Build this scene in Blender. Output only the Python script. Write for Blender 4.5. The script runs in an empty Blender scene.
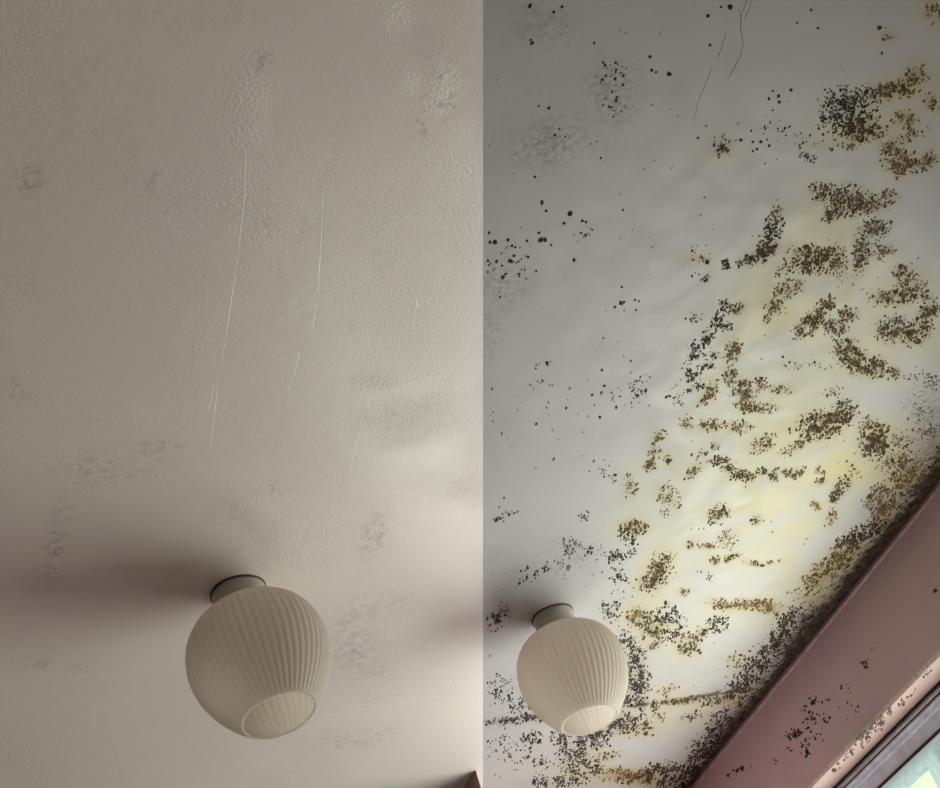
import bpy, bmesh, math, random
import numpy as np
from mathutils import Vector, Matrix, noise

# ------------------------------------------------------------------ camera, sky, exposure
scene = bpy.context.scene
COL = scene.collection
FPX, ELEV, ROLL = 1200.0, math.radians(38), math.radians(21)
CAM = np.array([0.0, 0.0, 1.5])
ZC = 2.45                                   # ceiling height
HC = ZC - CAM[2]
F_ = np.array([0, math.cos(ELEV), math.sin(ELEV)])
U0 = np.array([0, -math.sin(ELEV), math.cos(ELEV)])
R0 = np.array([1.0, 0, 0])
R_ = math.cos(ROLL) * R0 - math.sin(ROLL) * U0
U_ = math.sin(ROLL) * R0 + math.cos(ROLL) * U0
cam_data = bpy.data.cameras.new('camera')
cam_data.sensor_width = 36.0
cam_data.lens = 36.0 * FPX / 940.0
cam_data.clip_start = 0.02
cam = bpy.data.objects.new('camera', cam_data)
COL.objects.link(cam)
cam.matrix_world = Matrix(((R_[0], U_[0], -F_[0], CAM[0]), (R_[1], U_[1], -F_[1], CAM[1]),
                           (R_[2], U_[2], -F_[2], CAM[2]), (0, 0, 0, 1)))
scene.camera = cam

WORLD_COL, WORLD_STR = (0.98, 0.995, 0.92), 8.8
world = bpy.data.worlds.new('sky'); scene.world = world
world.use_nodes = True
bg = world.node_tree.nodes['Background']
bg.inputs['Color'].default_value = (*WORLD_COL, 1)
bg.inputs['Strength'].default_value = WORLD_STR

scene.view_settings.view_transform = 'Standard'
scene.view_settings.look = 'None'
scene.view_settings.gamma = 1.0
scene.view_settings.use_curve_mapping = False
scene.view_settings.exposure = -0.06

# ------------------------------------------------------------------ room frame
# W runs along the window wall towards the viewer, N points from that wall into the room
def ray(x, y):
    return F_ + (x - 470) / FPX * R_ - (y - 394) / FPX * U_
def at_z(x, y, z):                          # photo measurement -> point on a level plane
    d = ray(x, y); return CAM + d * (z - CAM[2]) / d[2]
A = at_z(690, 788, ZC); B = at_z(940, 480, ZC)
W = (B - A) / np.linalg.norm(B - A)
N = np.array([W[1], -W[0], 0.0])
if N @ (CAM - A) < 0: N = -N
A0 = np.array([A[0], A[1], 0.0])
def at_v(x, y, v):                          # point on a plane parallel to the window wall
    d = ray(x, y); t = ((A + N * v - CAM) @ N) / (d @ N); return CAM + d * t
def RW(u, v, z):
    return A0 + W * u + N * v + np.array([0, 0, z])
def uv_of(P):
    q = P - A; return q @ W, q @ N
SEAM0, SEAM1 = uv_of(at_z(483, 788, ZC)), uv_of(at_z(483, 0, ZC))
SL = (SEAM1[1] - SEAM0[1]) / (SEAM1[0] - SEAM0[0])
def seam_v(u): return SEAM0[1] + SL * (u - SEAM0[0])
def pix(P):
    q = P - CAM; w = np.maximum(q @ F_, 0.05)
    return 470 + FPX * (q @ R_) / w, 394 - FPX * (q @ U_) / w
UMAX, VMAX, UMIN = 3.9, 3.0, 0.0
W1 = dict(u0=0.12, u1=1.45, top=ZC - 0.214, bot=1.2)        # window in the wall on the right
W2 = dict(v0=0.06, v1=0.60, top=1.52, bot=0.42)             # unseen window added in the far wall to give the clean ceiling gloss

def portal(name, centre, size_x, size_y, xdir, facing):
    l = bpy.data.lights.new(name, 'AREA'); l.shape = 'RECTANGLE'
    l.size, l.size_y = size_x, size_y
    l.cycles.is_portal = True
    o = bpy.data.objects.new(name, l); COL.objects.link(o)
    z = -Vector(facing).normalized(); x = Vector(xdir).normalized(); y = z.cross(x)
    m = Matrix((x, y, z)).transposed().to_4x4(); m.translation = Vector(centre)
    o.matrix_world = m
    return o
portal('daylight_portal', RW((W1['u0'] + W1['u1']) / 2, -0.2, (W1['top'] + W1['bot']) / 2),
       W1['u1'] - W1['u0'], W1['top'] - W1['bot'], W, N)
portal('daylight_portal', RW(-0.16, (W2['v0'] + W2['v1']) / 2, (W2['top'] + W2['bot']) / 2),
       W2['v1'] - W2['v0'], W2['top'] - W2['bot'], N, W)

# ------------------------------------------------------------------ helpers
def obj(name, bm_or_me, mat, parent=None, smooth=False):
    if isinstance(bm_or_me, bmesh.types.BMesh):
        me = bpy.data.meshes.new(name)
        bmesh.ops.recalc_face_normals(bm_or_me, faces=bm_or_me.faces[:])
        bm_or_me.to_mesh(me); bm_or_me.free()
    else:
        me = bm_or_me
    if mat is not None and not me.materials: me.materials.append(mat)
    if smooth: me.polygons.foreach_set('use_smooth', [True] * len(me.polygons))
    o = bpy.data.objects.new(name, me); COL.objects.link(o)
    if parent: o.parent = parent
    return o
def empty(name, loc=(0, 0, 0)):
    o = bpy.data.objects.new(name, None); COL.objects.link(o); o.location = loc
    o.empty_display_size = 0.05
    return o
def tag(o, label=None, cat=None, group=None, kind=None):
    if label: o['label'] = label
    if cat: o['category'] = cat
    if group: o['group'] = group
    if kind: o['kind'] = kind
    return o
def slab(bm, u0, u1, v0, v1, z0, z1):        # box in the room frame
    vs = [bm.verts.new(RW(u, v, z)) for z in (z0, z1) for v in (v0, v1) for u in (u0, u1)]
    for f in ((0, 1, 3, 2), (4, 6, 7, 5), (0, 4, 5, 1), (2, 3, 7, 6), (0, 2, 6, 4), (1, 5, 7, 3)):
        bm.faces.new([vs[i] for i in f])
def slabs(*boxes):
    bm = bmesh.new()
    for b in boxes: slab(bm, *b)
    return bm
def ring_u(u0, u1, z0, z1, w, v0, v1):       # four bars round an opening in the window wall
    return slabs((u0, u1, v0, v1, z1 - w, z1), (u0, u1, v0, v1, z0, z0 + w),
                 (u0, u0 + w, v0, v1, z0 + w, z1 - w), (u1 - w, u1, v0, v1, z0 + w, z1 - w))
def ring_v(v0, v1, z0, z1, w, u0, u1):
    return slabs((u0, u1, v0, v1, z1 - w, z1), (u0, u1, v0, v1, z0, z0 + w),
                 (u0, u1, v0, v0 + w, z0 + w, z1 - w), (u0, u1, v1 - w, v1, z0 + w, z1 - w))

# ------------------------------------------------------------------ materials
class NT:
    def __init__(s, name):
        s.m = bpy.data.materials.new(name); s.m.use_nodes = True
        s.t = s.m.node_tree; s.b = s.t.nodes['Principled BSDF']
        s.out = s.t.nodes['Material Output']
    def n(s, t, **kw):
        x = s.t.nodes.new(t)
        for k, v in kw.items():
            if k in x.inputs.keys(): x.inputs[k].default_value = v
            else: setattr(x, k, v)
        return x
    def l(s, a, b): s.t.links.new(a, b)
    def coord(s):
        if not hasattr(s, '_c'): s._c = s.n('ShaderNodeTexCoord').outputs['Object']
        return s._c
    def noise(s, scale, detail=3.0, rough=0.55, stretch=None):
        x = s.n('ShaderNodeTexNoise'); x.inputs['Scale'].default_value = scale
        x.inputs['Detail'].default_value = detail; x.inputs['Roughness'].default_value = rough
        if stretch:
            mp = s.n('ShaderNodeMapping'); mp.inputs['Scale'].default_value = stretch
            s.l(s.coord(), mp.inputs['Vector']); s.l(mp.outputs[0], x.inputs['Vector'])
        else: s.l(s.coord(), x.inputs['Vector'])
        return x.outputs['Fac']
    def ramp(s, fac, lo, hi, a=0.0, b=1.0):
        x = s.n('ShaderNodeMapRange', interpolation_type='SMOOTHSTEP')
        x.inputs['From Min'].default_value = lo; x.inputs['From Max'].default_value = hi
        x.inputs['To Min'].default_value = a; x.inputs['To Max'].default_value = b
        s.l(fac, x.inputs['Value']); return x.outputs['Result']
    def math(s, op, a, b, clamp=False):
        x = s.n('ShaderNodeMath', operation=op); x.use_clamp = clamp
        for i, q in enumerate((a, b)):
            if isinstance(q, (int, float)): x.inputs[i].default_value = q
            else: s.l(q, x.inputs[i])
        return x.outputs[0]
    def mix(s, fac, a, b):
        x = s.n('ShaderNodeMix', data_type='RGBA')
        for k, q in ((0, fac), (6, a), (7, b)):
            if isinstance(q, (int, float)): x.inputs[k].default_value = q
            elif isinstance(q, tuple): x.inputs[k].default_value = (*q, 1)
            else: s.l(q, x.inputs[k])
        return x.outputs[2]
    def attr(s, name):
        x = s.n('ShaderNodeAttribute', attribute_name=name)
        y = s.n('ShaderNodeSeparateColor'); s.l(x.outputs['Color'], y.inputs[0])
        return y.outputs[0], y.outputs[1], y.outputs[2], x.outputs['Alpha'], x.outputs['Color']
    def base(s, c, rough=0.6, spec=0.5):
        if isinstance(c, tuple): s.b.inputs['Base Color'].default_value = (*c, 1)
        else: s.l(c, s.b.inputs['Base Color'])
        if isinstance(rough, (int, float)): s.b.inputs['Roughness'].default_value = rough
        else: s.l(rough, s.b.inputs['Roughness'])
        s.b.inputs['Specular IOR Level'].default_value = spec
    def bump(s, h, strength=0.5, dist=0.002):
        x = s.n('ShaderNodeBump'); x.inputs['Distance'].default_value = dist
        if isinstance(strength, (int, float)): x.inputs['Strength'].default_value = strength
        else: s.l(strength, x.inputs['Strength'])
        s.l(h, x.inputs['Height']); s.l(x.outputs[0], s.b.inputs['Normal'])

def mat_clean():
    t = NT('satin_ceiling_paint')
    rough, grime, cool, _, _ = t.attr('wear')
    base = t.mix(t.ramp(t.noise(3.0, 4), 0.35, 0.7), (0.87, 0.79, 0.745), (0.84, 0.765, 0.725))
    base = t.mix(t.math('MULTIPLY', grime, t.ramp(t.noise(110, 5, 0.7), 0.45, 0.66)), base, (0.46, 0.42, 0.375))
    base = t.mix(t.math('MULTIPLY', cool, t.ramp(t.noise(60, 5, 0.65), 0.38, 0.62)), base, (0.55, 0.54, 0.56))
    sp = t.ramp(t.noise(330, 1), 0.73, 0.78, 0.0, 0.45)
    base = t.mix(sp, base, (0.42, 0.38, 0.34))
    t.base(base, t.ramp(t.noise(25, 4), 0.3, 0.7, 0.31, 0.36), 0.85)
    h = t.math('MULTIPLY', t.noise(260, 4, 0.65), t.math('ADD', t.math('MULTIPLY', rough, 1.25), 0.14))
    h = t.math('ADD', h, t.math('MULTIPLY', t.noise(22, 3), 0.5))
    t.bump(h, 0.45, 0.003)
    return t.m
def mat_mouldy():
    t = NT('mould_stained_ceiling_paint')
    yel, brn, grey, edge, _ = t.attr('mould')
    base = t.mix(t.ramp(t.noise(4, 4), 0.35, 0.7), (0.485, 0.464, 0.468), (0.452, 0.43, 0.436))
    y = t.math('MULTIPLY', yel, t.ramp(t.noise(14, 5, 0.6), 0.30, 0.58, 0.35, 1.0), True)
    base = t.mix(y, base, (0.55, 0.48, 0.21))
    g = t.math('MULTIPLY', grey, t.ramp(t.noise(170, 4, 0.7), 0.40, 0.62), True)
    base = t.mix(g, base, (0.22, 0.195, 0.17))
    b = t.math('MULTIPLY', brn, t.ramp(t.noise(95, 5, 0.7), 0.36, 0.60, 0.25, 1.0), True)
    base = t.mix(b, base, (0.20, 0.118, 0.026))
    e = t.math('SUBTRACT', t.math('MULTIPLY', edge, 2.2), t.ramp(t.noise(75, 6, 0.72), 0.3, 0.72, 0.0, 1.1))
    e = t.math('MULTIPLY', e, 1.5, True)
    base = t.mix(e, base, t.mix(t.ramp(t.noise(40, 3), 0.4, 0.6), (0.02, 0.014, 0.012), (0.075, 0.045, 0.02)))
    t.base(base, t.ramp(t.noise(25, 4), 0.3, 0.7, 0.42, 0.58), 0.42)
    h = t.math('ADD', t.math('MULTIPLY', t.noise(150, 4, 0.6), t.math('ADD', t.math('MULTIPLY', brn, 0.5), 0.12)),
               t.math('MULTIPLY', t.noise(16, 3), 0.5))
    t.bump(h, 0.45, 0.004)
    return t.m
def mat_mould():
    t = NT('mould_growth')
    c = t.attr('tint')[4]
    t.base(t.mix(t.ramp(t.noise(300, 3), 0.3, 0.7, 0.0, 0.5), c, (0.02, 0.014, 0.01)), 0.85, 0.2)
    return t.m
def mat_paint(name, c1, c2, scale=5, rough=0.6, bump=0.3, spec=0.4):
    t = NT(name)
    t.base(t.mix(t.ramp(t.noise(scale, 5, 0.6), 0.32, 0.68), c1, c2), rough, spec)
    h = t.math('ADD', t.math('MULTIPLY', t.noise(90, 4), 0.25), t.noise(14, 3))
    t.bump(h, bump, 0.004)
    return t.m
def mat_plain(name, c, rough=0.5, spec=0.5, vary=0.12, scale=30):
    t = NT(name)
    d = tuple(x * (1 - vary) for x in c)
    t.base(t.mix(t.ramp(t.noise(scale, 4), 0.35, 0.65), c, d), rough, spec)
    return t.m
def mat_shade(name, c1, c2, k):
    t = NT(name)
    c = t.mix(t.ramp(t.noise(18, 4), 0.35, 0.7), c1, c2)
    t.base(c, 0.42, 0.4)
    tr = t.n('ShaderNodeBsdfTranslucent'); tr.inputs['Color'].default_value = (0.93, 0.885, 0.84, 1)
    mx = t.n('ShaderNodeMixShader'); mx.inputs[0].default_value = k
    t.l(t.b.outputs[0], mx.inputs[1]); t.l(tr.outputs[0], mx.inputs[2])
    t.l(mx.outputs[0], t.out.inputs['Surface'])
    return t.m
def mat_glass():
    t = NT('window_glass')
    tr = t.n('ShaderNodeBsdfTransparent'); tr.inputs['Color'].default_value = (0.955, 0.985, 0.975, 1)
    gl = t.n('ShaderNodeBsdfGlossy'); gl.inputs['Roughness'].default_value = 0.03
    lw = t.n('ShaderNodeLayerWeight')
    fr = t.math('ADD', t.math('MULTIPLY', t.math('POWER', lw.outputs['Facing'], 5.0), 0.8), 0.03)
    mx = t.n('ShaderNodeMixShader')
    t.l(fr, mx.inputs[0]); t.l(tr.outputs[0], mx.inputs[1]); t.l(gl.outputs[0], mx.inputs[2])
    t.l(mx.outputs[0], t.out.inputs['Surface'])
    return t.m
M_CLEAN, M_MOULDY, M_MOULD = mat_clean(), mat_mouldy(), mat_mould()
M_WALL = mat_paint('mauve_pink_wall_paint', (0.60, 0.425, 0.465), (0.54, 0.395, 0.425), 6, 0.55, 0.35)
M_BOX = mat_paint('dusky_red_paint', (0.42, 0.24, 0.235), (0.37, 0.21, 0.21), 8, 0.6, 0.3)
M_REVEAL = mat_paint('peach_reveal_paint', (0.335, 0.20, 0.17), (0.30, 0.19, 0.185), 14, 0.6, 0.4)
M_FLOOR = mat_paint('pale_carpet', (0.82, 0.75, 0.71), (0.77, 0.70, 0.66), 40, 0.9, 0.5, 0.1)
M_WALL2 = mat_paint('pale_pink_wall_paint', (0.80, 0.71, 0.70), (0.76, 0.67, 0.66), 6, 0.6, 0.3)
M_SHADE = mat_shade('ribbed_cream_glass', (0.93, 0.84, 0.765), (0.90, 0.81, 0.735), .58)
M_INNER = mat_shade('inner_glass_lightened', (0.90, 0.86, 0.79), (0.88, 0.84, 0.77), .66)  # paler, more translucent inside; stands for light caught in the globe
M_COLLAR = mat_plain('aged_white_plastic', (0.56, 0.51, 0.45), 0.4)
M_RING = mat_plain('rusty_dark_metal', (0.10, 0.06, 0.045), 0.6)
M_SCREW = mat_plain('worn_steel', (0.62, 0.60, 0.56), 0.35)
M_FRAME = mat_plain('grey_window_plastic', (0.76, 0.79, 0.92), 0.45, vary=0.2)
M_RUBBER_GAP = mat_plain('black_rubber_and_gap', (0.02, 0.022, 0.03), 0.7)  # rubber parts, and the dark strip painted as the shadow gap
M_GLASS = mat_glass()
M_POST = mat_plain('blue_grey_timber', (0.055, 0.075, 0.08), 0.7, vary=0.25)
M_LEAF = mat_plain('pale_green_render', (0.125, 0.18, 0.095), 0.9, vary=0.35, scale=3)

# ------------------------------------------------------------------ mould layout (x, y, rx, ry, angle, density, tone) measured on the photograph
PATCH = [
 (847,112,23,20,20,.62,'b'),(862,130,17,10,0,.62,'d'),(887,91,17,8,8,.52,'d'),(908,85,11,9,30,.42,'n'),(918,74,7,9,60,.3,'n'),
 (931,103,6,7,40,.35,'n'),(905,120,8,10,80,.35,'n'),(911,135,6,9,100,.3,'n'),(892,148,10,8,0,.42,'n'),(851,145,9,5,10,.25,'n'),
 (900,162,13,11,0,.5,'n'),(912,166,14,6,5,.45,'n'),(929,160,7,7,30,.42,'n'),(888,37,5,8,90,.14,'n'),(934,12,8,9,60,.3,'n'),
 (824,192,13,8,-10,.42,'d'),(848,202,21,13,-8,.55,'d'),(832,214,9,6,25,.52,'d'),(869,205,13,9,-10,.45,'n'),(889,198,9,8,40,.3,'n'),
 (807,157,7,4,-20,.5,'b'),(814,259,20,12,0,.78,'d'),(836,263,13,17,0,.22,'n'),(789,288,13,8,20,.45,'n'),(875,229,14,8,15,.52,'d'),
 (861,252,8,16,-10,.58,'d'),(881,252,13,8,10,.34,'n'),(904,275,8,8,0,.5,'d'),(906,292,17,10,25,.52,'d'),(885,298,13,7,0,.38,'n'),
 (926,297,10,5,-10,.32,'d'),(827,305,8,7,40,.38,'n'),(813,321,21,8,42,.66,'d'),(848,314,10,6,0,.55,'n'),(836,327,11,8,-10,.5,'d'),
 (893,329,15,11,10,.55,'d'),(915,332,14,10,10,.52,'d'),(929,312,11,7,30,.68,'d'),(845,350,10,11,0,.5,'d'),(858,362,16,10,-35,.6,'d'),
 (876,367,9,9,0,.6,'d'),(893,373,6,6,0,.42,'d'),(909,374,12,6,5,.14,'g'),(932,381,9,7,10,.28,'g'),(822,425,22,12,15,.8,'d'),
 (843,412,11,11,40,.6,'d'),(868,426,10,7,45,.3,'n'),(876,442,14,13,40,.9,'d'),(901,440,14,10,0,.16,'n'),(930,432,10,6,5,.32,'g'),
 (924,410,14,14,0,.09,'g'),(832,392,11,5,10,.18,'n'),(794,367,11,4,0,.14,'n'),(820,366,13,4,-5,.1,'n'),(896,461,16,8,25,.3,'n'),
 (907,474,18,13,45,.42,'n'),(820,482,5,3,0,.6,'d'),(841,488,11,6,45,.5,'d'),(834,499,4,5,0,.65,'d'),(816,505,6,4,-40,.4,'n'),
 (832,517,6,11,-10,.26,'n'),(797,472,9,4,10,.3,'n'),(802,442,11,3,10,.4,'d'),(820,471,5,5,0,.3,'n'),(852,470,6,8,40,.12,'n'),
 (858,536,22,7,30,.85,'b'),(880,495,18,8,45,.45,'n'),(842,556,18,9,40,.5,'n'),(818,575,16,9,40,.42,'n'),(885,508,14,8,45,.6,'n'),
 (658,572,9,17,-25,.62,'d'),(647,583,8,7,0,.5,'d'),(684,592,5,4,0,.28,'n'),(707,577,10,5,-30,.12,'g'),(722,605,11,5,-10,.45,'n'),
 (745,605,13,5,0,.55,'n'),(766,607,13,6,-10,.52,'n'),(717,625,11,8,10,.48,'b'),(688,645,9,9,45,.46,'d'),(701,633,9,5,30,.36,'d'),
 (671,627,13,14,0,.34,'b'),(668,611,11,7,0,.22,'b'),(735,661,9,7,0,.18,'n'),(791,619,13,9,30,.55,'b'),(782,632,12,8,35,.45,'b'),
 (770,649,19,9,40,.52,'b'),(753,669,17,9,40,.55,'b'),(740,690,16,9,30,.5,'b'),(720,700,16,4,10,.4,'d'),(683,701,18,3,6,.5,'d'),
 (690,717,12,6,20,.15,'d'),(718,722,14,10,35,.3,'b'),(705,745,16,10,40,.45,'b'),(668,690,10,5,20,.2,'n'),
 (635,668,9,18,-12,.62,'b'),(641,684,9,11,0,.55,'b'),(631,698,12,7,10,.6,'b'),(626,641,7,9,30,.5,'b'),(616,725,24,9,14,.62,'b'),
 (592,739,16,9,5,.5,'b'),(573,754,13,12,20,.42,'b'),(582,769,17,9,20,.45,'b'),(566,737,14,8,0,.32,'b'),(556,782,24,5,0,.42,'b'),
 (650,706,9,5,10,.32,'b'),(507,721,22,3,3,.55,'b'),(501,690,17,13,0,.13,'b'),(519,703,12,10,0,.2,'b'),(531,717,9,4,0,.5,'b'),
 (506,745,21,24,0,.05,'b'),(531,739,11,8,0,.24,'b'),(540,762,22,12,0,.06,'b'),(630,776,30,6,-4,.5,'n'),(664,774,24,9,0,.55,'b'),
 (694,768,18,9,40,.62,'b'),(604,757,16,5,10,.16,'n'),(640,730,14,6,10,.25,'d'),(660,716,10,5,0,.12,'n'),
 (634,527,10,6,0,.55,'n'),(624,531,6,5,0,.55,'b'),(617,557,9,6,0,.52,'b'),(618,574,7,7,0,.4,'b'),(628,541,9,4,0,.3,'b'),
 (573,545,11,9,0,.18,'g'),(570,552,5,3,0,.4,'b'),(592,551,11,4,0,.2,'b'),(585,515,5,5,0,.3,'b'),(632,552,7,3,25,.35,'b'),
 (493,621,9,7,10,.4,'b'),(504,611,9,8,0,.14,'b'),(505,516,15,5,15,.13,'b'),(530,575,14,7,20,.09,'b'),(549,567,8,5,45,.14,'b'),
 (565,565,14,10,20,.06,'g'),(611,611,8,9,0,.42,'b'),(620,595,10,6,0,.06,'b'),(637,617,8,8,30,.5,'n'),(654,627,13,11,-20,.42,'d'),
 (653,646,6,4,0,.3,'n'),(655,452,6,5,0,.32,'n'),(649,466,6,4,0,.52,'n'),(668,460,4,5,0,.3,'n'),(692,473,9,5,45,.36,'n'),
 (700,453,7,4,30,.16,'n'),(716,447,4,4,0,.36,'n'),(668,497,11,11,-30,.28,'n'),(665,511,9,5,0,.12,'n'),(721,461,11,4,0,.48,'d'),
 (729,469,8,4,-20,.5,'d'),(739,475,8,5,0,.72,'d'),(750,477,6,4,20,.6,'d'),(762,472,5,3,0,.62,'d'),(774,475,5,5,-40,.55,'d'),
 (791,473,10,4,0,.4,'n'),(719,513,9,7,20,.58,'d'),(715,523,7,3,0,.22,'n'),(757,520,5,5,0,.34,'n'),(690,545,3,4,0,.5,'d'),
 (708,546,9,3,0,.45,'n'),(727,540,9,8,20,.25,'n'),(716,561,5,4,0,.48,'d'),(730,558,9,3,20,.52,'d'),(753,563,9,3,-10,.4,'d'),
 (774,562,12,2,5,.16,'n'),(760,446,12,6,10,.3,'n'),(790,450,10,4,20,.3,'n'),(640,530,5,5,0,.3,'b'),
 (725,307,6,7,60,.58,'b'),(738,309,8,5,25,.5,'d'),(717,321,5,8,-20,.75,'b'),(726,326,6,4,0,.58,'b'),(708,335,6,5,40,.5,'b'),
 (704,343,9,4,35,.55,'b'),(694,351,6,6,40,.5,'b'),(701,357,9,3,0,.4,'b'),(715,355,6,3,0,.42,'d'),(693,376,6,8,0,.55,'b'),
 (708,367,5,4,0,.72,'b'),(695,388,8,3,15,.55,'b'),(733,351,7,11,-15,.6,'n'),(731,377,7,7,0,.5,'n'),(744,383,12,4,-10,.5,'n'),
 (760,383,6,6,-30,.45,'n'),(778,389,11,4,-8,.34,'n'),(744,393,11,7,0,.55,'n'),(748,406,11,6,-10,.66,'n'),(766,408,11,4,0,.5,'n'),
 (711,392,5,9,-25,.45,'n'),(704,401,6,4,30,.52,'n'),(711,425,9,6,0,.45,'n'),(738,427,11,5,0,.45,'n'),(686,424,5,7,0,.34,'n'),
 (659,437,7,5,30,.28,'n'),(775,306,8,6,30,.58,'n'),(767,319,4,5,0,.35,'n'),(765,440,11,6,10,.28,'n'),(676,397,9,10,30,.12,'b'),
 (645,384,9,7,0,.06,'b'),(693,319,10,5,45,.16,'b'),(698,360,14,26,-20,.05,'b'),(772,232,8,14,-15,.55,'b'),(777,215,6,10,-10,.3,'d'),
 (765,250,12,8,40,.62,'d'),(756,258,13,6,25,.5,'d'),(745,261,8,4,30,.45,'b'),(726,264,4,6,0,.75,'b'),(700,259,10,5,0,.18,'d'),
 (703,277,6,4,0,.2,'b'),(693,250,5,5,0,.12,'g'),(786,270,10,6,20,.25,'n'),(723,147,11,9,0,.22,'d'),(722,150,4,3,0,.7,'b'),
 (637,388,16,13,20,.07,'b'),(616,395,15,11,0,.045,'b'),(545,363,6,3,0,.18,'b'),(538,382,6,4,0,.1,'g'),(630,486,7,9,0,.22,'n'),
 (606,473,13,12,0,.06,'b'),(650,463,4,5,0,.45,'n'),(610,72,18,12,0,.05,'b'),(612,110,12,14,0,.04,'b'),(770,130,22,26,0,.02,'b'),
 (585,232,11,9,0,.05,'g'),(510,262,22,24,0,.02,'b'),(825,148,14,5,0,.05,'n'),(800,140,8,7,0,.1,'b'),(560,430,60,50,0,.004,'g'),
]
SPOT = [(650,57,2.2),(652,70,2),(656,72,1.6),(669,74,3),(710,45,2),(708,16,2.4),(730,7,3),(721,7,1.6),(779,96,2.2),(779,102,2),
 (791,90,1.8),(773,91,1.5),(753,142,1.8),(761,142,2),(757,149,1.8),(753,151,1.5),(741,140,2),(698,138,1.6),(530,6,2.6),(554,12,2),
 (562,7,2),(532,43,2.4),(531,40,1.5),(549,108,2.2),(539,106,1.6),(555,135,1.8),(565,137,1.4),(605,65,1.5),(606,76,1.6),(602,80,2),
 (615,79,2),(616,70,1.8),(624,75,1.7),(612,92,1.8),(616,101,2),(617,97,1.4),(611,107,1.6),(623,85,1.8),(594,43,1.6),(601,158,1.6),
 (535,177,1.8),(542,203,2.6),(546,211,1.6),(570,214,3.2),(564,223,1.8),(582,221,2),(586,222,1.6),(490,242,2.4),(495,242,3),(508,240,2),
 (512,246,1.8),(515,247,1.6),(527,241,1.8),(539,233,1.8),(541,240,3.2),(545,240,2.6),(551,245,1.6),(510,261,2.6),(528,257,1.8),(503,277,2.6),
 (506,274,1.8),(519,274,1.6),(488,261,1.8),(489,265,1.4),(488,272,1.5),(489,233,1.8),(574,260,2.4),(500,297,1.6),(621,303,2.6),(624,302,1.8),
 (615,307,1.8),(622,287,1.6),(635,300,1.4),(639,301,1.4),(636,310,1.4),(623,210,1.6),(602,370,1.8),(592,395,1.8),(600,417,1.8),(616,407,1.5),
 (879,28,3.2),(882,53,1.8),(791,90,2),(707,262,2.8),(692,276,1.6),(705,281,1.6),(783,357,1.8),(811,10,1.6),(797,23,1.4),(818,28,1.6),
 (700,653,1.8),(740,655,1.6),(521,571,1.8),(527,577,1.6),(504,498,1.4)]
# broad yellowed areas, grey bloom and clean islands: (x, y, rx, ry, angle, strength)
YELLOW = [(870,130,50,45,0,.45),(820,235,60,40,20,.6),(800,320,75,60,0,.75),(850,330,60,60,0,.55),(735,380,45,40,0,.55),(790,430,90,45,10,.7),
 (840,470,60,45,0,.8),(760,500,80,50,0,.65),(800,540,60,35,0,.7),(720,540,50,35,0,.4),(690,470,40,40,0,.35),(750,606,50,20,0,.5),
 (660,620,35,30,0,.35),(880,285,50,30,0,.5),(760,310,25,30,0,.5),(905,150,25,30,0,.4),(820,590,30,15,40,.7),(655,500,25,30,0,.3),
 (890,470,40,30,40,.5),(640,690,60,40,0,.2),(640,770,40,12,0,.4)]
CLEAN = [(862,508,22,15,40,1),(820,545,24,12,40,.9),(858,165,24,16,0,.8),(910,215,30,40,0,.8),(640,752,36,13,5,.7),(740,425,0.1,.1,0,0),
 (880,400,22,10,0,.7),(905,318,13,6,0,.6),(700,665,40,16,10,.5),(780,350,16,14,0,.5)]
BLOOM = [(612,92,24,26,40,.32),(552,142,34,24,20,.34),(545,25,26,22,0,.2),(503,285,24,20,0,.28),(490,330,12,30,0,.2),(500,590,30,40,0,.12),
 (925,410,20,22,20,.35),(930,440,22,14,0,.35),(575,550,24,14,0,.22),(530,390,30,14,20,.05),(636,672,10,22,-12,.4),(612,728,26,9,14,.3),(575,755,20,16,0,.2)]
TONE = {'b': (.03, .024, .018), 'd': (.075, .048, .018), 'n': (.19, .11, .033), 'g': (.17, .155, .135)}
STAIN = {'b': .25, 'd': .8, 'n': .85, 'g': .05}

def gauss(px, py, b, grow=1.0):
    x, y, rx, ry, ang = b[:5]
    a = math.radians(ang); c, s = math.cos(a), math.sin(a)
    dx, dy = px - x, -(py - y)
    p = (dx * c + dy * s) / (rx * grow); q = (-dx * s + dy * c) / (ry * grow)
    return np.exp(-np.minimum(p * p + q * q, 40))

def grid_mesh(name, P, nr, nc, mat, attr, vals, drop=0.06):
    """level sheet of nr x nc points with a flat back face and sides; per-vertex colour attribute"""
    me = bpy.data.meshes.new(name)
    n = nr * nc
    i = (np.arange(nr - 1)[:, None] * nc + np.arange(nc - 1)[None, :]).ravel()
    q = np.stack([i, i + 1, i + nc + 1, i + nc], 1)
    corners = [0, nc - 1, n - 1, n - nc]
    low = P[corners]; top = low + np.array([0, 0, drop])
    Pa = np.vstack([P, low, top])
    f = q.tolist()
    f.append([n + 7, n + 6, n + 5, n + 4])
    for k in range(4): f.append([n + k, n + (k + 1) % 4, n + 4 + (k + 1) % 4, n + 4 + k])
    me.from_pydata(Pa.tolist(), [], f)
    at = me.attributes.new(attr, 'FLOAT_COLOR', 'POINT')
    full = np.zeros((n + 8, 4), np.float32); full[:n] = vals
    at.data.foreach_set('color', full.ravel())
    # faces look down into the room
    if me.polygons[0].normal.z > 0: me.flip_normals()
    me.materials.append(mat)
    sm = np.zeros(len(me.polygons), bool); sm[:len(q)] = True
    me.polygons.foreach_set('use_smooth', sm)
    return me

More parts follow.
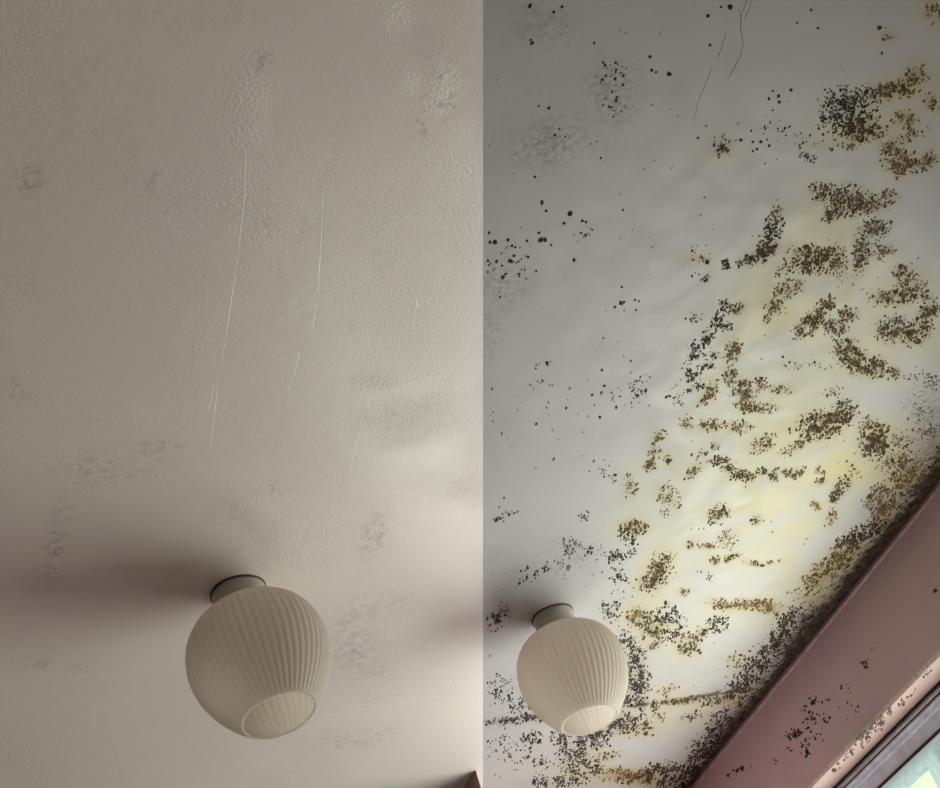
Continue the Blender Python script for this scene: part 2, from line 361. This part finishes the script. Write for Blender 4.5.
def fbm(px, py, seed, octaves=4):
    """cheap tileless value noise on arrays, 0..1"""
    out = np.zeros_like(px); amp, tot = 1.0, 0.0
    for o in range(octaves):
        x, y = px * 2 ** o + 17.3 * o, py * 2 ** o - 9.1 * o
        xi, yi = np.floor(x), np.floor(y); fx, fy = x - xi, y - yi
        fx = fx * fx * (3 - 2 * fx); fy = fy * fy * (3 - 2 * fy)
        def h(a, b):
            r = np.sin(a * 127.1 + b * 311.7 + seed * 74.7) * 43758.5453
            return r - np.floor(r)
        v = (h(xi, yi) * (1 - fx) + h(xi + 1, yi) * fx) * (1 - fy) + (h(xi, yi + 1) * (1 - fx) + h(xi + 1, yi + 1) * fx) * fy
        out += v * amp; tot += amp; amp *= 0.55
    return out / tot

# ------------------------------------------------------------------ ceilings
NR, NCR = 760, 280
uu = np.linspace(-0.30, UMAX + 0.2, NR)
rows = []
for u in uu:
    v = np.linspace(-0.002, seam_v(u), NCR) if seam_v(u) > 0 else np.zeros(NCR)
    rows.append(np.stack([np.full(NCR, u), v], 1))
UVr = np.concatenate(rows)
Pr = A[None] + UVr[:, :1] * W + UVr[:, 1:] * N
px, py = pix(Pr)
yel = np.zeros(len(Pr)); brn = np.zeros(len(Pr)); gry = np.zeros(len(Pr))
for b in YELLOW: yel = np.maximum(yel, gauss(px, py, b, 1.15) * b[5] * 1.1)
for b in PATCH:
    if b[6] in 'dn':
        yel = np.maximum(yel, gauss(px, py, b, 2.2) * min(1, .35 + b[5]))
    brn = np.maximum(brn, gauss(px, py, b, 1.15) * min(1, b[5] * 1.9) * STAIN[b[6]])
for b in BLOOM: gry = np.maximum(gry, gauss(px, py, b, 1.1) * min(.9, b[5] * 2.3))
cl = np.ones(len(Pr))
for b in CLEAN: cl *= 1 - gauss(px, py, b) ** 0.6 * b[5]
yel *= cl
u_, v_ = UVr[:, 0], UVr[:, 1]
nz = fbm(u_ * 7, v_ * 9, 3, 4); nz2 = fbm(u_ * 40, v_ * 30, 8, 3)
width = 0.020 + 0.055 * np.clip(nz * 1.7 - .35, 0, 1)
edge = np.exp(-(v_ / width) ** 1.25) * (0.75 + 0.5 * nz2)
edge = np.maximum(edge, 1.2 * np.exp(-(v_ / 0.024) ** 4))
far = np.exp(-(np.maximum(u_ - 0.0, 0) / (0.02 + 0.05 * nz)) ** 1.3) * (0.6 + .5 * nz2)
edge = np.maximum(edge, far * .9) * (cl * .8 + .2)
brn = np.maximum(brn, .8 * np.exp(-(v_ / (width * 1.9)) ** 1.5) * np.clip(nz2 * 1.8 - .4, 0, 1) * cl)
# the sooty joint that crosses the ceiling below the shade
def polydist(px, py, pts):
    d = np.full(len(px), 1e9)
    for (x0, y0), (x1, y1) in zip(pts[:-1], pts[1:]):
        dx, dy = x1 - x0, y1 - y0; L = dx * dx + dy * dy
        t = np.clip(((px - x0) * dx + (py - y0) * dy) / L, 0, 1)
        d = np.minimum(d, np.hypot(px - x0 - t * dx, py - y0 - t * dy))
    return d
JOINT = [(483, 724), (540, 716), (610, 708), (680, 701), (745, 688)]
dj = polydist(px, py, JOINT)
edge = np.maximum(edge, .62 * np.exp(-(dj / 3.2) ** 2) * np.clip(nz2 * 2 - .35, 0, 1))
gry = np.maximum(gry, .4 * np.exp(-(dj / 7.0) ** 2))
vals = np.clip(np.stack([yel, brn, gry, edge], 1), 0, 1.2)
ceil_r = obj('ceiling', grid_mesh('ceiling', Pr, NR, NCR, M_MOULDY, 'mould', vals), None)
tag(ceil_r, 'white ceiling covered in black and yellow-brown mould beside the window wall', kind='structure')

NCL = 330
rows = [np.stack([np.full(NCL, u), np.linspace(seam_v(u), VMAX + 0.05, NCL)], 1) for u in uu]
# denser columns near the seam, where the picture is
rows = [np.stack([r[:, 0], seam_v(u) + (VMAX + .05 - seam_v(u)) * np.linspace(0, 1, NCL) ** 1.5], 1) for r, u in zip(rows, uu)]
UVl = np.concatenate(rows)
Pl = A[None] + UVl[:, :1] * W + UVl[:, 1:] * N
px, py = pix(Pl)
ROUGH = [(247,95,20,40,-10,1),(240,130,22,16,0,.9),(395,10,16,20,0,.8),(408,80,12,14,0,.7),(440,90,16,30,-15,.8),(155,178,12,18,0,.8),(268,158,6,8,0,.6),
 (450,170,40,40,0,.55),(420,300,60,90,0,.5),(465,230,30,60,0,.7),(380,380,24,10,0,.8),(240,510,14,20,-20,.6),(375,535,16,22,-20,.8),(200,340,12,20,0,.5),
 (60,535,10,30,-10,.6),(370,640,40,40,0,.6),(350,740,50,14,10,.7),(80,660,30,14,0,.5),(455,130,18,18,0,.6),(410,610,30,20,0,.6),(120,215,12,8,0,.5)]
GRIME = [(445,75,12,16,0,.75),(440,100,14,12,-20,.65),(425,120,9,20,-20,.5),(30,180,16,14,0,.6),(45,165,6,5,0,.5),(15,388,10,10,0,.5),(155,178,8,12,0,.4),
 (262,60,8,10,0,.55),(275,230,10,8,0,.5),(305,225,16,14,0,.3),(352,330,5,6,0,.5),(300,310,30,40,0,.12),(57,540,8,30,-12,.8),(52,570,10,8,0,.6),(100,470,40,14,0,.4),
 (160,450,24,10,0,.4),(375,535,12,20,-25,.55),(365,545,8,8,0,.5),(430,60,10,10,0,.3),(190,20,60,20,0,.15),(60,90,70,80,0,.12),(40,665,14,6,0,.5),(80,668,10,6,0,.5),
 (350,740,40,8,8,.5),(372,700,8,5,0,.4),(240,520,24,20,0,.25),(270,490,20,10,0,.3),(290,560,30,10,0,.2),(165,590,10,8,0,.3),(385,250,14,30,-20,.15),(430,232,6,12,-20,.3)]
COOL = [(352,650,26,30,0,.75),(365,610,30,16,0,.55),(345,625,10,10,0,.8),(395,600,16,14,0,.5),(375,670,20,14,0,.5),(430,690,40,14,0,.25),(420,30,20,20,0,.2)]
ro = np.zeros(len(Pl)); gr = ro.copy(); co = ro.copy()
for b in ROUGH: ro = np.maximum(ro, gauss(px, py, b) * b[5])
for b in GRIME: gr = np.maximum(gr, gauss(px, py, b, 1.2) * min(1, b[5] * 1.35))
for b in COOL: co = np.maximum(co, gauss(px, py, b) * b[5])
nzl = fbm(UVl[:, 0] * 6, UVl[:, 1] * 6, 5, 4)
ro = np.maximum(ro, np.clip(nzl * 2.4 - 1.25, 0, .6)); gr = np.maximum(gr, np.clip(nzl * 2.4 - 1.5, 0, .12))
vals = np.clip(np.stack([ro, gr, co, np.ones(len(Pl))], 1), 0, 1)
ceil_l = obj('ceiling', grid_mesh('ceiling', Pl, NR, NCL, M_CLEAN, 'wear', vals), None)
tag(ceil_l, 'clean greyish satin-painted ceiling with faint scratches and smudges, no mould', kind='structure')

# thin paint ridges, scratches and cracks lying on the ceilings
rnd = random.Random(4)
def ridge(name, pts, mat, parent, w=1.0, hgt=0.0008, jit=0.5):
    bm = bmesh.new(); prev = None
    dense = []
    for (x0, y0), (x1, y1) in zip(pts[:-1], pts[1:]):
        k = max(2, int(math.hypot(x1 - x0, y1 - y0) / 6))
        dense += [(x0 + (x1 - x0) * i / k, y0 + (y1 - y0) * i / k) for i in range(k)]
    dense.append(pts[-1])
    n = len(dense)
    C = [at_z(x + rnd.uniform(-jit, jit), y, ZC) for x, y in dense]
    for i in range(n):
        d = C[min(i + 1, n - 1)] - C[max(i - 1, 0)]; d /= np.linalg.norm(d)
        s = np.array([-d[1], d[0], 0]) * w * 0.001 * (0.35 + .65 * math.sin(math.pi * (i + .5) / n)) * rnd.uniform(.6, 1.2)
        if s @ N < 0: s = -s
        hh = hgt * rnd.uniform(.6, 1.1)
        cur = [bm.verts.new(C[i] - s + (0, 0, .0002)), bm.verts.new(C[i] + s * .75 - (0, 0, hh)), bm.verts.new(C[i] + s + (0, 0, .0002))]
        if prev:
            bm.faces.new((prev[0], prev[1], cur[1], cur[0])); bm.faces.new((prev[1], prev[2], cur[2], cur[1]))
            bm.faces.new((prev[2], prev[0], cur[0], cur[2]))
        else: bm.faces.new(cur)
        prev = cur
    bm.faces.new(prev[::-1])
    return obj(name, bm, mat, parent)
M_RIDGE = mat_plain('raised_paint_glint', (0.96, 0.94, 0.90), 0.25)  # paler than the ceiling paint; the ridges' glint is put into the colour
M_CRACK = mat_plain('dirty_crack', (0.22, 0.20, 0.18), 0.9)
for p in ([(246,150),(245,190),(239,250)],[(238,258),(230,310),(222,365)],[(219,380),(210,450)],[(323,188),(321,240),(318,290)],[(317,305),(313,330)],
          [(300,352),(294,375),(287,393)],[(350,470),(362,420)],[(240,505),(232,530)],[(412,330),(420,285)],[(118,755),(113,786)],[(206,420),(214,385)]):
    ridge('paint_ridge', p, M_RIDGE, ceil_l, 1.2, 0.00028)
tag(ridge('plaster_joint', [(322,716),(380,707),(430,699),(481,688)], M_RIDGE, ceil_l, 2.0, .0003))
for p in ([(748,0),(742,12),(740,30),(744,42),(741,55)],[(741,55),(735,68),(729,78)],[(727,30),(722,48),(718,58)],[(712,66),(704,88),(698,104),(693,122)],[(739,8),(741,22)],[(745,20),(752,0)]):
    ridge('hairline_crack', p, M_CRACK, ceil_r, 0.55, 0.0004, .8)

# ------------------------------------------------------------------ walls, floor
T = 0.105
bm = slabs((-0.3, W1['u0'], -T, 0, 0, ZC), (W1['u1'], UMAX + .2, -T, 0, 0, ZC),
           (W1['u0'], W1['u1'], -T, 0, W1['top'], ZC), (W1['u0'], W1['u1'], -T, 0, 0, W1['bot']))
wall_r = tag(obj('wall_right', bm, M_WALL), 'mauve pink wall with black specks between mouldy ceiling and window', kind='structure')
bm = slabs((-T, 0, 0, W2['v0'], 0, ZC), (-T, 0, W2['v1'], VMAX, 0, ZC),
           (-T, 0, W2['v0'], W2['v1'], W2['top'], ZC), (-T, 0, W2['v0'], W2['v1'], 0, W2['bot']))
wall_f = tag(obj('wall_front', bm, M_WALL), 'mauve pink far wall meeting the window wall in the corner', kind='structure')
tag(obj('wall_left', slabs((-T, UMAX + .2, VMAX, VMAX + .15, 0, ZC)), M_WALL2), 'pale pink wall opposite the window', kind='structure')
tag(obj('wall_back', slabs((UMAX, UMAX + .2, 0, VMAX, 0, ZC)), M_WALL2), 'pale pink wall behind the viewer', kind='structure')
tag(obj('floor', slabs((-T, UMAX + .2, -T, VMAX + .15, -0.1, 0)), M_FLOOR), 'pale carpeted floor of the room', kind='structure')
# boxed stand-in for the wall that starts at the clean half's bottom
c0 = np.array(uv_of(at_z(475.5, 770, ZC))); c1 = np.array(uv_of(at_z(461, 791, ZC)))
d = c1 - c0; d /= np.linalg.norm(d); nrm = np.array([-d[1], d[0]])
if nrm[0] > 0: nrm = -nrm                                # away from the viewer
poly = [c0, c0 + d * 0.34, c0 + d * 0.34 + nrm * 0.2, c0 + nrm * 0.2]
poly[1][0] = max(poly[1][0], 0.001); poly[2][0] = 0.001
rad = c0 - np.array(uv_of(CAM)); rad /= np.linalg.norm(rad)
poly[3] = c0 + rad * (c0[0] - .001) / abs(rad[0]) + np.array([0, .012])
bm = bmesh.new()
lo = [bm.verts.new(RW(p[0], p[1], 0)) for p in poly]; hi = [bm.verts.new(RW(p[0], p[1], ZC)) for p in poly]
bm.faces.new(lo); bm.faces.new(hi)
for i in range(4): bm.faces.new((lo[i], lo[(i + 1) % 4], hi[(i + 1) % 4], hi[i]))
tag(obj('wall_start_box', bm, M_BOX), 'dusky red boxed stand-in for the wall meeting the clean ceiling at the bottom', kind='structure')

# rough painted lip where the wall meets the mouldy ceiling
bm = bmesh.new(); prev = None; uL = -0.0
while uL < UMAX:
    j = 0.0035 * (noise.noise((uL * 9, 0, 0)) + .6 * noise.noise((uL * 31, 3, 0)))
    k = 0.004 if uL > 0.36 else 0.0
    a = 0.003 + j * .5 + k * .3
    ring = [bm.verts.new(RW(uL, -0.001, ZC - .001 - a * .4)), bm.verts.new(RW(uL, a * .7, ZC - .003 - a * .6)),
            bm.verts.new(RW(uL, a * .6, ZC - .005 - a)), bm.verts.new(RW(uL, -0.001, ZC - .009 - a))]
    if prev:
        for i in range(3): bm.faces.new((prev[i], prev[i + 1], ring[i + 1], ring[i]))
    prev = ring; uL += 0.012
tag(obj('paint_lip', bm, mat_plain('pale_mauve_paint', (0.58, 0.43, 0.44), .5, vary=.3, scale=60), wall_r, True), 'ragged pale paint edge along the wall top')

# ------------------------------------------------------------------ mould growth: small raised colonies on ceiling, wall and reveal
def colony_mesh(name, dots):
    """dots: (centre point, list of rim offsets, normal, colour)"""
    V, Fc, Cc = [], [], []
    for c, rim, n, col in dots:
        k = len(V); m = len(rim)
        V.append(c + n * 0.0006); V += [c + r - n * 0.0001 for r in rim]
        Fc += [(k, k + 1 + i, k + 1 + (i + 1) % m) for i in range(m)]
        Cc += [(*col, 1)] * (m + 1)
    me = bpy.data.meshes.new(name); me.from_pydata([tuple(v) for v in V], [], Fc)
    a = me.attributes.new('tint', 'FLOAT_COLOR', 'POINT')
    a.data.foreach_set('color', np.array(Cc, np.float32).ravel())
    me.materials.append(M_MOULD)
    return me
DOWN = np.array([0, 0, -1.0])
def dot_at(x, y, r, tone, to_world, n, stretch=1.5, ang=None):
    a0 = math.radians(65 + rnd.gauss(0, 28)) if ang is None else ang
    c, s = math.cos(a0), math.sin(a0)
    P = to_world(x, y); rim = []
    m = 7
    for i in range(m):
        t = 2 * math.pi * i / m
        q = r * rnd.uniform(.7, 1.3)
        ex, ey = q * math.cos(t) * stretch, q * math.sin(t)
        rim.append(to_world(x + ex * c + ey * s, y - ex * s + ey * c) - P)
    k = rnd.uniform(.65, 1.5)
    return (P, rim, n, tuple(min(1, x_ * k) for x_ in TONE[tone]))
def patch_dots(b, to_world, n, rr=.84, clip=None):
    x, y, rx, ry, ang, dens, tone = b
    area = math.pi * rx * ry * 1.5
    cnt = max(2, int(dens * area / (math.pi * rr * rr * 1.7) * 2.0))
    a = math.radians(ang); c, s = math.cos(a), math.sin(a)
    dots = []; tries = 0; cells = {}
    while len(dots) < cnt and tries < cnt * 9:
        tries += 1
        p, q = rnd.gauss(0, .52), rnd.gauss(0, .52)
        if p * p + q * q > 2.4: continue
        X = x + p * rx * c - q * ry * s; Y = y - (p * rx * s + q * ry * c)
        if clip and not clip(X, Y): continue
        # lacy gaps between the threads
        nv = noise.noise((X / 2.6, Y / 3.0, 2.0)) + .85 * noise.noise((X / 7.5, Y / 7.5, 7.0))
        if nv < -0.10 + (0.5 - dens) * .3: continue
        r = rr * math.exp(rnd.gauss(-.08, .38))
        key = (int(X / 2.2), int(Y / 2.2)); hit = 0
        for i in (-1, 0, 1):
            for j in (-1, 0, 1):
                for (qx, qy, qr) in cells.get((key[0] + i, key[1] + j), ()):
                    if math.hypot(qx - X, qy - Y) < (qr + r) * (.8 - .5 * dens): hit = 1
        if hit: continue
        cells.setdefault(key, []).append((X, Y, r))
        t = tone
        if rnd.random() < .25: t = {'b': 'd', 'd': rnd.choice('bn'), 'n': rnd.choice('dd'), 'g': 'b'}[tone]
        dots.append(dot_at(X, Y, r, t, to_world, n))
    return dots
to_ceiling = lambda x, y: at_z(x, y, ZC)
def on_mouldy(x, y):
    u, v = uv_of(at_z(x, y, ZC)); return v > 0.004 and v < seam_v(u) - 0.006 and u > 0.004
for b in PATCH:
    ds = patch_dots(b, to_ceiling, DOWN, clip=on_mouldy)
    if not ds: continue
    obj('mould_patch', colony_mesh('mould_patch', ds), None, ceil_r)
for x, y, r in SPOT:
    obj('mould_spot', colony_mesh('mould_spot', [dot_at(x, y, r * .95, 'b', to_ceiling, DOWN, 1.15)]), None, ceil_r)
# continuous band of growth along the window wall and the far wall corner
ds = []
for i in range(15000):
    u = rnd.uniform(0.004, 3.2)
    wv = 0.030 + 0.075 * max(0, min(1, .5 + noise.noise((u * 4.5, 1.3, 0)) * 1.1))
    v = 0.004 + abs(rnd.gauss(0, 1)) * wv
    if noise.noise((u * 60, v * 60, 5)) + .5 * noise.noise((u * 22, v * 22, 9)) < .02 + v * 1.2: continue
    P = A + W * u + N * v
    pxx, pyy = pix(P[None]); pxx, pyy = float(pxx[0]), float(pyy[0])
    if any(gauss(pxx, pyy, c_) > .3 for c_ in CLEAN[:2]): continue
    r = 0.0017 * math.exp(rnd.gauss(-.1, .4)); a0 = rnd.gauss(.4, .5); c, s = math.cos(a0), math.sin(a0)
    rim = []
    for k in range(6):
        t = k * math.pi / 3; q = r * rnd.uniform(.7, 1.3)
        ex, ey = q * math.cos(t) * 1.7, q * math.sin(t)
        rim.append(W * (ex * c - ey * s) + N * (ex * s + ey * c))
    tone = TONE[rnd.choice('bbdd' if u < .95 else 'bddn')]; kk = rnd.uniform(.6, 1.5)
    ds.append((P, rim, DOWN, tuple(x * kk for x in tone)))
tag(obj('mould_band', colony_mesh('mould_band', ds), None, ceil_r), 'dense black mould band along the wall edge', kind='stuff')
# fine peppering over the whole mouldy half
ds = []
for i in range(2600):
    x, y = rnd.uniform(484, 940), rnd.uniform(0, 788)
    if noise.noise((x / 60, y / 60, 4)) + .5 * noise.noise((x / 16, y / 16, 8)) < .18: continue
    if rnd.random() > .25 + .75 * (y / 788) ** 2: continue
    if not on_mouldy(x, y) or any(gauss(x, y, c_) > .4 for c_ in CLEAN): continue
    ds.append(dot_at(x, y, .75 * math.exp(rnd.gauss(0, .25)), rnd.choice('gggn' if x > 640 else 'gggb'), to_ceiling, DOWN))
tag(obj('mould_pepper', colony_mesh('mould_pepper', ds), None, ceil_r), kind='stuff')
# wall specks
to_wall = lambda x, y: at_v(x, y, 0.0)
for b in [(791,735,4,9,-80,.5,'b'),(790,749,4,3,0,.35,'b'),(811,722,7,9,0,.22,'b'),(806,748,6,8,0,.22,'b'),(822,701,9,3,5,.18,'b'),(827,718,4,5,0,.3,'b'),
          (798,734,3,3,0,.4,'b'),(865,663,3,4,0,.6,'d'),(873,649,3,2,0,.3,'d'),(776,762,3,4,0,.2,'d'),(735,772,3,12,-70,.2,'d'),(845,690,9,8,0,.05,'d'),(812,705,8,12,0,.06,'d'),(850,705,10,14,0,.04,'d'),(936,591,3,2,0,.5,'d'),(815,735,12,16,0,.04,'d')]:
    ds = patch_dots(b, to_wall, N, 1.05)
    if ds: obj('mould_patch', colony_mesh('mould_patch', ds), None, wall_r)
to_soffit = lambda x, y: at_z(x, y, W1['top'])

# ------------------------------------------------------------------ windows
def window_u(d, label, name='window_1'):
    root = tag(empty(name, RW((d['u0'] + d['u1']) / 2, -0.09, d['bot'])), label, kind='structure')
    u0, u1, z0, z1 = d['u0'], d['u1'], d['bot'], d['top']
    inv = Matrix.Translation(-root.location)
    def part(nm, bm, m, parent=root):
        o = obj(nm, bm, m, root)
        o.matrix_parent_inverse = inv
        if parent is not root:
            o.parent = parent; o.matrix_parent_inverse = Matrix()
        return o
    e = .0005
    rv = part('reveal', ring_u(u0 + e, u1 - e, z0 + e, z1 - e, 0.004, -0.066, -0.0005), M_REVEAL)
    bead = ring_u(u0 - .004, u1 + .004, z0 - .004, z1 + .004, 0.0075, -0.004, 0.0006)
    bo = part('reveal_edge', bead, mat_plain('lit_edge_paint', (0.80, 0.70, 0.64), .6, vary=.25, scale=80))  # pale colour carries the brightly lit edge of the reveal
    part('shadow_gap_strip', ring_u(u0 + .001, u1 - .001, z0 + .001, z1 - .001, 0.0055, -0.078, -0.070), M_RUBBER_GAP)  # black strip painted in for the shadow gap beside the frame
    fr = part('outer_frame', ring_u(u0 + .004, u1 - .004, z0 + .004, z1 - .004, 0.030, -0.100, -0.074), M_FRAME)
    for k, off in enumerate((0.0125, 0.0215)):
        part('frame_bead', ring_u(u0 + off, u1 - off, z0 + off, z1 - off, 0.0045, -0.0735, -0.0690), M_FRAME, fr)
    part('weather_strip', ring_u(u0 + .0175, u1 - .0175, z0 + .0175, z1 - .0175, 0.003, -0.0735, -0.0725), M_RUBBER_GAP, fr)
    um = u0 + (u1 - u0) * .72
    for a, b in ((u0 + .034, um - .002), (um + .002, u1 - .034)):
        sa = part('sash', ring_u(a, b, z0 + .034, z1 - .034, 0.027, -0.100, -0.085), M_FRAME)
        part('gasket', ring_u(a + .026, b - .026, z0 + .060, z1 - .060, 0.0065, -0.1005, -0.0825), M_RUBBER_GAP, sa)
        part('pane', slabs((a + .030, b - .030, -0.097, -0.094, z0 + .064, z1 - .064)), M_GLASS, sa)
    return root, inv
win1, inv1 = window_u(W1, 'grey-framed window with peach reveal below the mauve wall')
for b in [(868,732,13,3,40,.5,'b'),(885,716,12,3,40,.4,'d'),(880,727,8,3,40,.3,'d'),(850,752,10,2.5,42,.3,'d'),(905,700,12,2.5,42,.22,'d'),
          (835,768,8,2.5,42,.25,'d'),(930,672,8,2,42,.2,'d'),(865,742,8,3,42,.25,'d')]:
    ds = patch_dots(b, lambda x, y: at_z(x, y, W1['top'] - .0046), DOWN, .95)
    if ds:
        o = obj('mould_patch', colony_mesh('mould_patch', ds), None, win1); o.matrix_parent_inverse = inv1
d = W2
win2 = tag(empty('added_gloss_window', RW(-0.1, (d['v0'] + d['v1']) / 2, d['bot'])), 'added unseen window in the far wall for gloss on the clean ceiling', kind='structure')
inv2 = Matrix.Translation(-win2.location)
for nm, bm_, m_ in (('outer_frame', ring_v(d['v0'] + .001, d['v1'] - .001, d['bot'] + .001, d['top'] - .001, .05, -.104, -.06), M_FRAME),
                    ('pane', slabs((-.088, -.084, d['v0'] + .05, d['v1'] - .05, d['bot'] + .05, d['top'] - .05)), M_GLASS)):
    o = obj(nm, bm_, m_, win2); o.matrix_parent_inverse = inv2

# ------------------------------------------------------------------ ceiling lamps
def lathe(profile, seg, rib=None):
    bm = bmesh.new(); rings = []
    for i, (r, z) in enumerate(profile):
        ring = []
        for k in range(seg):
            t = 2 * math.pi * k / seg
            rr = r + (rib(i, t) if rib else 0)
            ring.append(bm.verts.new((rr * math.cos(t), rr * math.sin(t), z)))
        rings.append(ring)
    for a, b in zip(rings[:-1], rings[1:]):
        for k in range(seg): bm.faces.new((a[k], a[(k + 1) % seg], b[(k + 1) % seg], b[k]))
    return bm, rings
def spline(pts, n):
    """Catmull-Rom through (r, z) points"""
    out = []; P = [pts[0]] + pts + [pts[-1]]
    for i in range(1, len(P) - 2):
        for k in range(n):
            t = k / n
            out.append(tuple(.5 * (2 * P[i][j] + (P[i + 1][j] - P[i - 1][j]) * t + (2 * P[i - 1][j] - 5 * P[i][j] + 4 * P[i + 1][j] - P[i + 2][j]) * t * t
                       + (3 * P[i][j] - P[i - 1][j] - 3 * P[i + 1][j] + P[i + 2][j]) * t ** 3) for j in (0, 1)))
    out.append(pts[-1]); return out
RIBS = 54
def make_lamp():
    root = empty('ceiling_lamp')
    bm, rg = lathe([(0.0405, 0.0), (0.0415, -0.002), (0.0415, -0.0035), (0.040, -0.0040)], 64)
    bm.faces.new(rg[0]); bm.faces.new(rg[-1])
    obj('mounting_ring', bm, M_RING, root, True)
    bm, rg = lathe([(0.0385, -0.0035), (0.0395, -0.006), (0.0385, -0.012), (0.0375, -0.026), (0.0372, -0.052), (0.034, -0.052)], 64)
    bm.faces.new(rg[0]); bm.faces.new(rg[-1])
    col = obj('collar', bm, M_COLLAR, root, True)
    for t in (math.radians(250), math.radians(10), math.radians(130)):
        bm = bmesh.new()
        bmesh.ops.create_uvsphere(bm, u_segments=10, v_segments=6, radius=0.0024)
        bmesh.ops.translate(bm, verts=bm.verts[:], vec=(0.0385 * math.cos(t), 0.0385 * math.sin(t), -0.0125))
        obj('screw', bm, M_SCREW, col, True)
    out = [(r, z - 0.008) for r, z in spline([(0.0385, -0.035), (0.046, -0.0355), (0.062, -0.041), (0.080, -0.055), (0.0935, -0.077), (0.0995, -0.105),
                  (0.0985, -0.131), (0.091, -0.158), (0.078, -0.183), (0.063, -0.203), (0.0525, -0.2145)], 5)]
    inn = [(max(r - 0.0035, .03), z + 0.0006) for r, z in out[::-1]]
    inn[0] = (inn[0][0], out[-1][1] + .0004)
    no = len(out); prof = out + [(0.0507, -0.2238)] + inn
    zt, zb = -0.046, -0.221
    def rib(i, t):
        z = prof[i][1]
        f = max(0, min(1, (zt - z) / .03)) * max(0.0, min(1, (z - zb) / .004 + .35))
        amp = 0.00155 * f * (prof[i][0] / .1) ** .5
        s = abs(math.sin(t * RIBS / 2))
        return amp * (s - .6) if i <= no else 0.0019 * min(1, (zt - z) / .03) * (.6 - s)
    bm, rg = lathe(prof, RIBS * 8, rib)
    for f in bm.faces:
        f.material_index = 0
    nf = RIBS * 8
    bm.faces.ensure_lookup_table()
    for f in bm.faces[no * nf:]: f.material_index = 1
    sh = obj('shade', bm, M_SHADE, root, True)
    sh.data.materials.append(M_INNER)
    return root
def copy_tree(o, parent=None):
    c = o.copy(); COL.objects.link(c); c.parent = parent
    for ch in list(o.children): copy_tree(ch, c)
    return c
# the fittings hang a few degrees out of true
def tilt(dirn, deg):
    return Matrix.Rotation(math.radians(deg), 3, Vector(dirn).normalized()).to_euler()
TILT1, SWAY1 = tilt((-0.5, -1.0, 0), 2.5), tilt((-0.5, -1.0, 0), 6.0)
TILT2, SWAY2 = tilt((-1.0, 0.3, 0), 1.5), tilt((-1.0, 0.4, 0), 2.0)
lamp = make_lamp()
lamp2 = copy_tree(lamp)
lamp.location = at_z(238, 590, ZC + .001); lamp.scale = (0.98,) * 3; lamp.rotation_euler = TILT1
lamp2.location = at_z(552, 615, ZC + .001); lamp2.scale = (0.915,) * 3; lamp2.rotation_euler = TILT2
for l_, e_ in ((lamp, SWAY1), (lamp2, SWAY2)):
    for c_ in l_.children:
        if c_.name.startswith('shade'):
            piv = Vector((0, 0, -0.035)); c_.rotation_euler = e_
            c_.location = piv - e_.to_matrix() @ piv
tag(lamp, 'larger ribbed cream globe lamp on the clean grey ceiling', 'ceiling lamp', 'ribbed globe ceiling lamps')
tag(lamp2, 'smaller ribbed cream globe lamp surrounded by black mould on the ceiling', 'ceiling lamp', 'ribbed globe ceiling lamps')

# ------------------------------------------------------------------ outside
per = tag(empty('garden_pergola', RW(-2.4, -2.5, 0.3)), 'blue-grey timber frame outside behind the window glass', 'pergola')
invp = Matrix.Translation(-per.location)
VP_ = -2.5
boxes = [('post', (-2.125, -2.03, VP_ - .09, VP_, 0.3, 3.9)), ('post', (-3.6, -3.505, VP_ - .09, VP_, 0.3, 3.9)),
         ('post', (-0.6, -0.505, VP_ - .09, VP_, 0.3, 3.9)),
         ('beam', (-3.9, -0.2, VP_ + .001, VP_ + .05, 3.177, 3.9)), ('rail', (-3.504, -2.126, VP_ - .04, VP_, 3.105, 3.30))]
for nm, b in boxes:
    o = obj(nm, slabs(b), M_POST, per); o.matrix_parent_inverse = invp
nb = tag(empty('house_backdrop', RW(-4, -6.0, 0)), 'made-up pale green house wall giving the bright patches behind the glass', 'house')  # made-up wall, dimmer than the sky, for the bright patches behind the glass
invn = Matrix.Translation(-nb.location)
o = obj('wall', slabs((-9, 3, -6.3, -6.0, 0, 7.0)), M_LEAF, nb); o.matrix_parent_inverse = invn
o = obj('roof_edge', slabs((-9.2, 3.2, -6.5, -5.7, 7.0, 7.2)), M_POST, nb); o.matrix_parent_inverse = invn
